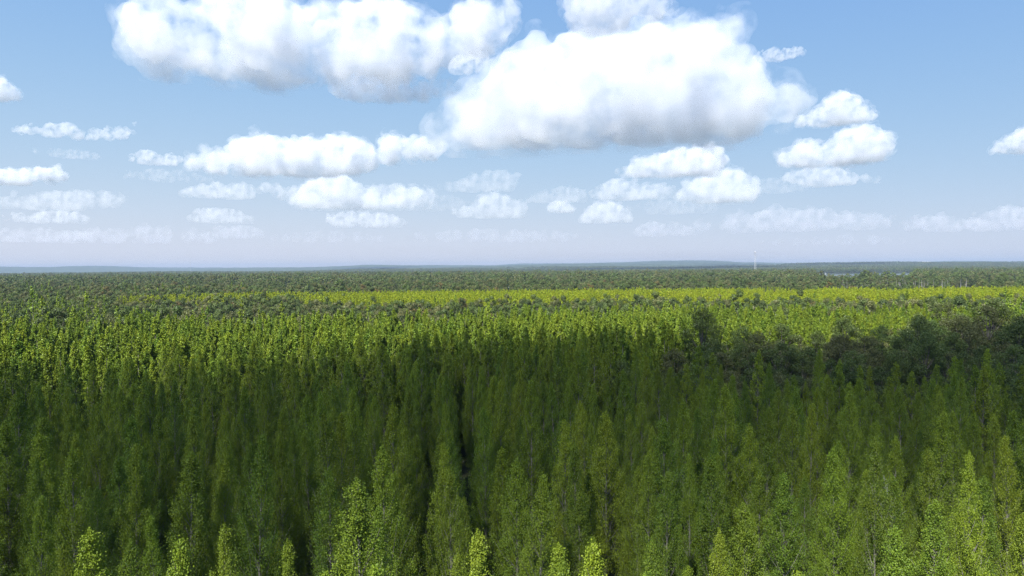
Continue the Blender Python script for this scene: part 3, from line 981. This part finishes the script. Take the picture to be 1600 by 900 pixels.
# clouds in view: (stations (u, top, bottom) as seen, base row, optical thickness, label)
CLOUDS = [
 ([(683, 185, 212), (700, 150, 222), (740, 108, 226), (790, 82, 228), (850, 58, 228), (880, 64, 228), (920, 52, 228), (960, 58, 228), (1000, 42, 228), (1040, 34, 228), (1065, 54, 227), (1100, 44, 226),
   (1145, 58, 222), (1155, 92, 216), (1175, 130, 210), (1200, 142, 206), (1232, 138, 190), (1242, 160, 178)], 228, 12, 130, 'largest cumulus cloud, broad and dazzling, over the middle of the horizon'),
 ([(222, 54, 106), (234, 30, 112), (258, 20, 116), (290, 14, 124), (318, 40, 130), (345, 12, 134), (368, -14, 134), (400, -20, 138), (432, 0, 134), (460, 26, 124), (500, 14, 116), (530, 8, 114), (570, -8, 116), (600, -16, 112), (640, -16, 108),
   (672, 24, 98), (700, 32, 90), (716, -4, 84), (740, -30, 74), (775, -40, 50), (812, -20, 18)], 134, 12, 150, 'long billowing cloud cut by the top edge of the picture', 0.425),
 ([(512, 122, 148), (545, 106, 156), (600, 100, 160), (650, 118, 164), (690, 122, 150)], 160, 5, 40, 'ragged grey cloud scrap hanging below the long billowing cloud'),
 ([(690, 95, 118), (715, 85, 116), (745, 78, 108), (765, 84, 96)], 116, 3, 22, 'small torn wisp in the gap between the two biggest clouds'),
 ([(885, -40, 8), (915, -40, 40), (945, -40, 50), (990, -30, 42), (1030, -10, 30), (1048, 5, 24)], 48, 6, 40, 'cloud poking down from the top edge above the largest cloud'),
 ([(1178, 80, 92), (1200, 74, 95), (1225, 73, 95), (1255, 78, 90)], 95, 3, 26, 'small flat wisp alone in the blue right of the largest cloud'),
 ([(1248, 178, 192), (1275, 168, 196), (1300, 144, 197), (1320, 140, 197), (1342, 162, 196), (1360, 180, 192)], 196, 8, 40, 'small pointed cumulus above the two-humped cloud'),
 ([(1222, 236, 254), (1245, 218, 257), (1270, 214, 259), (1290, 226, 260), (1315, 208, 260), (1345, 195, 258), (1370, 206, 252), (1378, 222, 244)], 259, 9, 60, 'two-humped cumulus cloud right of the largest cloud'),
 ([(1225, 268, 284), (1265, 256, 290), (1310, 258, 293), (1345, 272, 292), (1370, 278, 288)], 291, 4, 36, 'faint cloud tucked under the two-humped cloud'),
 ([(308, 250, 268), (350, 234, 275), (395, 210, 279), (420, 207, 279), (460, 216, 279), (500, 208, 276), (530, 203, 273), (555, 212, 272), (575, 228, 264), (592, 208, 256), (620, 201, 248), (655, 206, 244), (685, 212, 238), (700, 220, 230)],
  278, 9, 90, 'stretched white cumulus low and left of centre'),
 ([(288, 296, 310), (330, 286, 312), (375, 282, 312), (420, 280, 310), (462, 284, 306)], 311, 4, 44, 'pale flat cloud just beneath the stretched white cumulus'),
 ([(455, 305, 322), (480, 280, 326), (510, 270, 328), (535, 272, 328), (560, 290, 328), (600, 286, 327), (640, 288, 325), (680, 292, 318)], 327, 8, 60, 'bright lumpy cloud with its highest hump at its left end'),
 ([(508, 340, 352), (535, 330, 356), (575, 326, 357), (610, 332, 356), (635, 342, 352)], 356, 6, 40, 'small bright cloud directly below the lumpy cloud'),
 ([(968, 262, 272), (1000, 244, 276), (1040, 236, 278), (1075, 228, 277), (1108, 221, 274), (1128, 234, 262)], 277, 8, 50, 'slanting white cloud just beneath the largest cloud'),
 ([(912, 296, 308), (945, 278, 312), (975, 276, 314), (1010, 284, 314), (1055, 290, 312)], 313, 5, 44, 'low pale cloud under the left of the slanting cloud'),
 ([(1058, 300, 314), (1085, 276, 317), (1110, 268, 318), (1135, 257, 318), (1158, 264, 316), (1178, 284, 308)], 317, 9, 50, 'rounded bright cumulus under the right of the slanting cloud'),
 ([(700, 326, 338), (735, 314, 341), (765, 298, 342), (795, 302, 342), (825, 320, 340)], 341, 5, 40, 'small peaked cloud below the left end of the largest cloud'),
 ([(856, 322, 331), (872, 310, 333), (885, 312, 333), (898, 320, 331)], 333, 6, 20, 'tiny puff of cloud above the horizon near the centre'),
 ([(905, 330, 346), (930, 314, 349), (955, 311, 349), (985, 326, 348)], 349, 6, 34, 'small rounded cloud below the low pale cloud'),
 ([(1088, 340, 356), (1150, 324, 360), (1220, 318, 362), (1290, 326, 362), (1360, 334, 363), (1420, 348, 361)], 362, 3.0, 70, 'long faint cloud bank low over the right horizon'),
 ([(1430, 340, 356), (1480, 328, 360), (1520, 334, 361), (1570, 320, 362), (1620, 326, 362), (1680, 340, 360)], 361, 3.5, 60, 'faint cloud bank low at the right edge'),
 ([(-70, 262, 284), (-30, 252, 288), (10, 264, 290), (45, 254, 289), (72, 252, 286), (92, 262, 278)], 289, 8, 50, 'white cloud cut by the left edge, the brightest there'),
 ([(34, 204, 214), (65, 198, 218), (105, 192, 219), (140, 198, 218), (175, 190, 213), (204, 183, 203)], 218, 3.5, 44, 'thin curved wisp high on the left side'),
 ([(-40, 120, 156), (-10, 118, 158), (10, 126, 156), (26, 140, 150)], 157, 6, 30, 'scrap of cloud high at the left edge'),
 ([(-30, 312, 324), (20, 304, 328), (70, 300, 330), (120, 292, 328), (165, 294, 320), (188, 298, 310)], 329, 3.0, 50, 'faint streaked cloud low on the left side'),
 ([(18, 338, 346), (50, 328, 349), (90, 325, 350), (130, 330, 347)], 349, 4, 34, 'small pale cloud beneath the faint streaked cloud'),
 ([(205, 244, 254), (228, 232, 258), (252, 234, 259), (282, 242, 256)], 258, 4, 28, 'small fuzzy cloud left of the stretched white cumulus'),
 ([(298, 336, 346), (325, 322, 349), (350, 322, 350), (392, 334, 347)], 349, 4, 34, 'small pale cloud under the flat cloud at left'),
 ([(-40, 362, 376), (30, 354, 380), (95, 352, 380), (150, 362, 378)], 379, 2.2, 44, 'faint low haze-bound cloud at the left horizon'),
 ([(110, 364, 377), (170, 354, 381), (230, 348, 382), (290, 354, 380), (340, 364, 376)], 381, 2.2, 50, 'faint low cloud streak left of centre over the horizon'),
 ([(330, 356, 370), (370, 350, 374), (410, 354, 372)], 373, 2.5, 28, 'tiny faint cloud above the left horizon streaks'),
 ([(690, 288, 298), (735, 270, 302), (775, 262, 302), (810, 268, 296)], 301, 2.6, 40, 'veil of thin cloud below the left flank of the largest cloud'),
 ([(1555, 226, 234), (1580, 206, 238), (1610, 196, 240), (1650, 200, 240)], 239, 7, 34, 'small white cloud cut by the right edge'),
 ([(640, 362, 376), (720, 356, 379), (800, 354, 380), (880, 360, 378), (930, 368, 376)], 379, 1.8, 50, 'faintest low cloud streak over the middle of the horizon'),
 ([(985, 352, 368), (1020, 344, 370), (1060, 348, 370), (1095, 356, 367)], 369, 2.6, 34, 'tiny pale cloud left of the long faint bank'),
 ([(820, 306, 316), (850, 294, 318), (890, 288, 318), (920, 298, 314)], 317, 2.4, 34, 'thin veil of cloud right of the small peaked cloud'),
 ([(420, 366, 376), (470, 360, 379), (540, 358, 380), (600, 364, 377)], 379, 1.5, 34, 'faint flat cloud streak low between the left streaks and the centre', 0.43),
 ([(1190, 372, 380), (1260, 366, 383), (1340, 364, 384), (1420, 370, 381)], 383, 1.5, 34, 'faint flat streak under the long faint bank', 0.43),
 ([(600, 310, 326), (650, 300, 332), (700, 302, 332), (745, 312, 326)], 331, 1.5, 34, 'dim veil joining the lumpy cloud and the small peaked cloud', 0.43),
 ([(1170, 285, 298), (1200, 274, 302), (1240, 276, 302), (1270, 288, 298)], 302, 1.5, 34, 'dim veil right of the rounded bright cumulus', 0.43),
 ([(200, 270, 282), (240, 262, 286), (290, 264, 286), (330, 274, 282)], 286, 1.5, 34, 'dim veil above the pale flat cloud at left', 0.43),
 ([(980, 316, 330), (1030, 306, 335), (1080, 308, 336), (1120, 318, 332)], 335, 1.5, 34, 'dim veil below the rounded bright cumulus', 0.43),
 ([(60, 236, 244), (110, 230, 248), (150, 234, 246)], 248, 1.5, 34, 'dim veil under the thin curved wisp', 0.43),
 ([(640, 128, 146), (665, 118, 152), (700, 120, 150), (722, 130, 142)], 152, 1.5, 34, 'torn veil trailing from the ragged grey scrap', 0.43),
]
for k, (cols, bv, tau, npf, lab, *er) in enumerate(CLOUDS):
    if npf:
        make_cloud(cols, bv, tau * (0.75 if bv > 300 else 1.0), 50 + k, lab, n=npf, erode=er[0] if er else 0.40, fringe=tau > 5 and bv < 345)
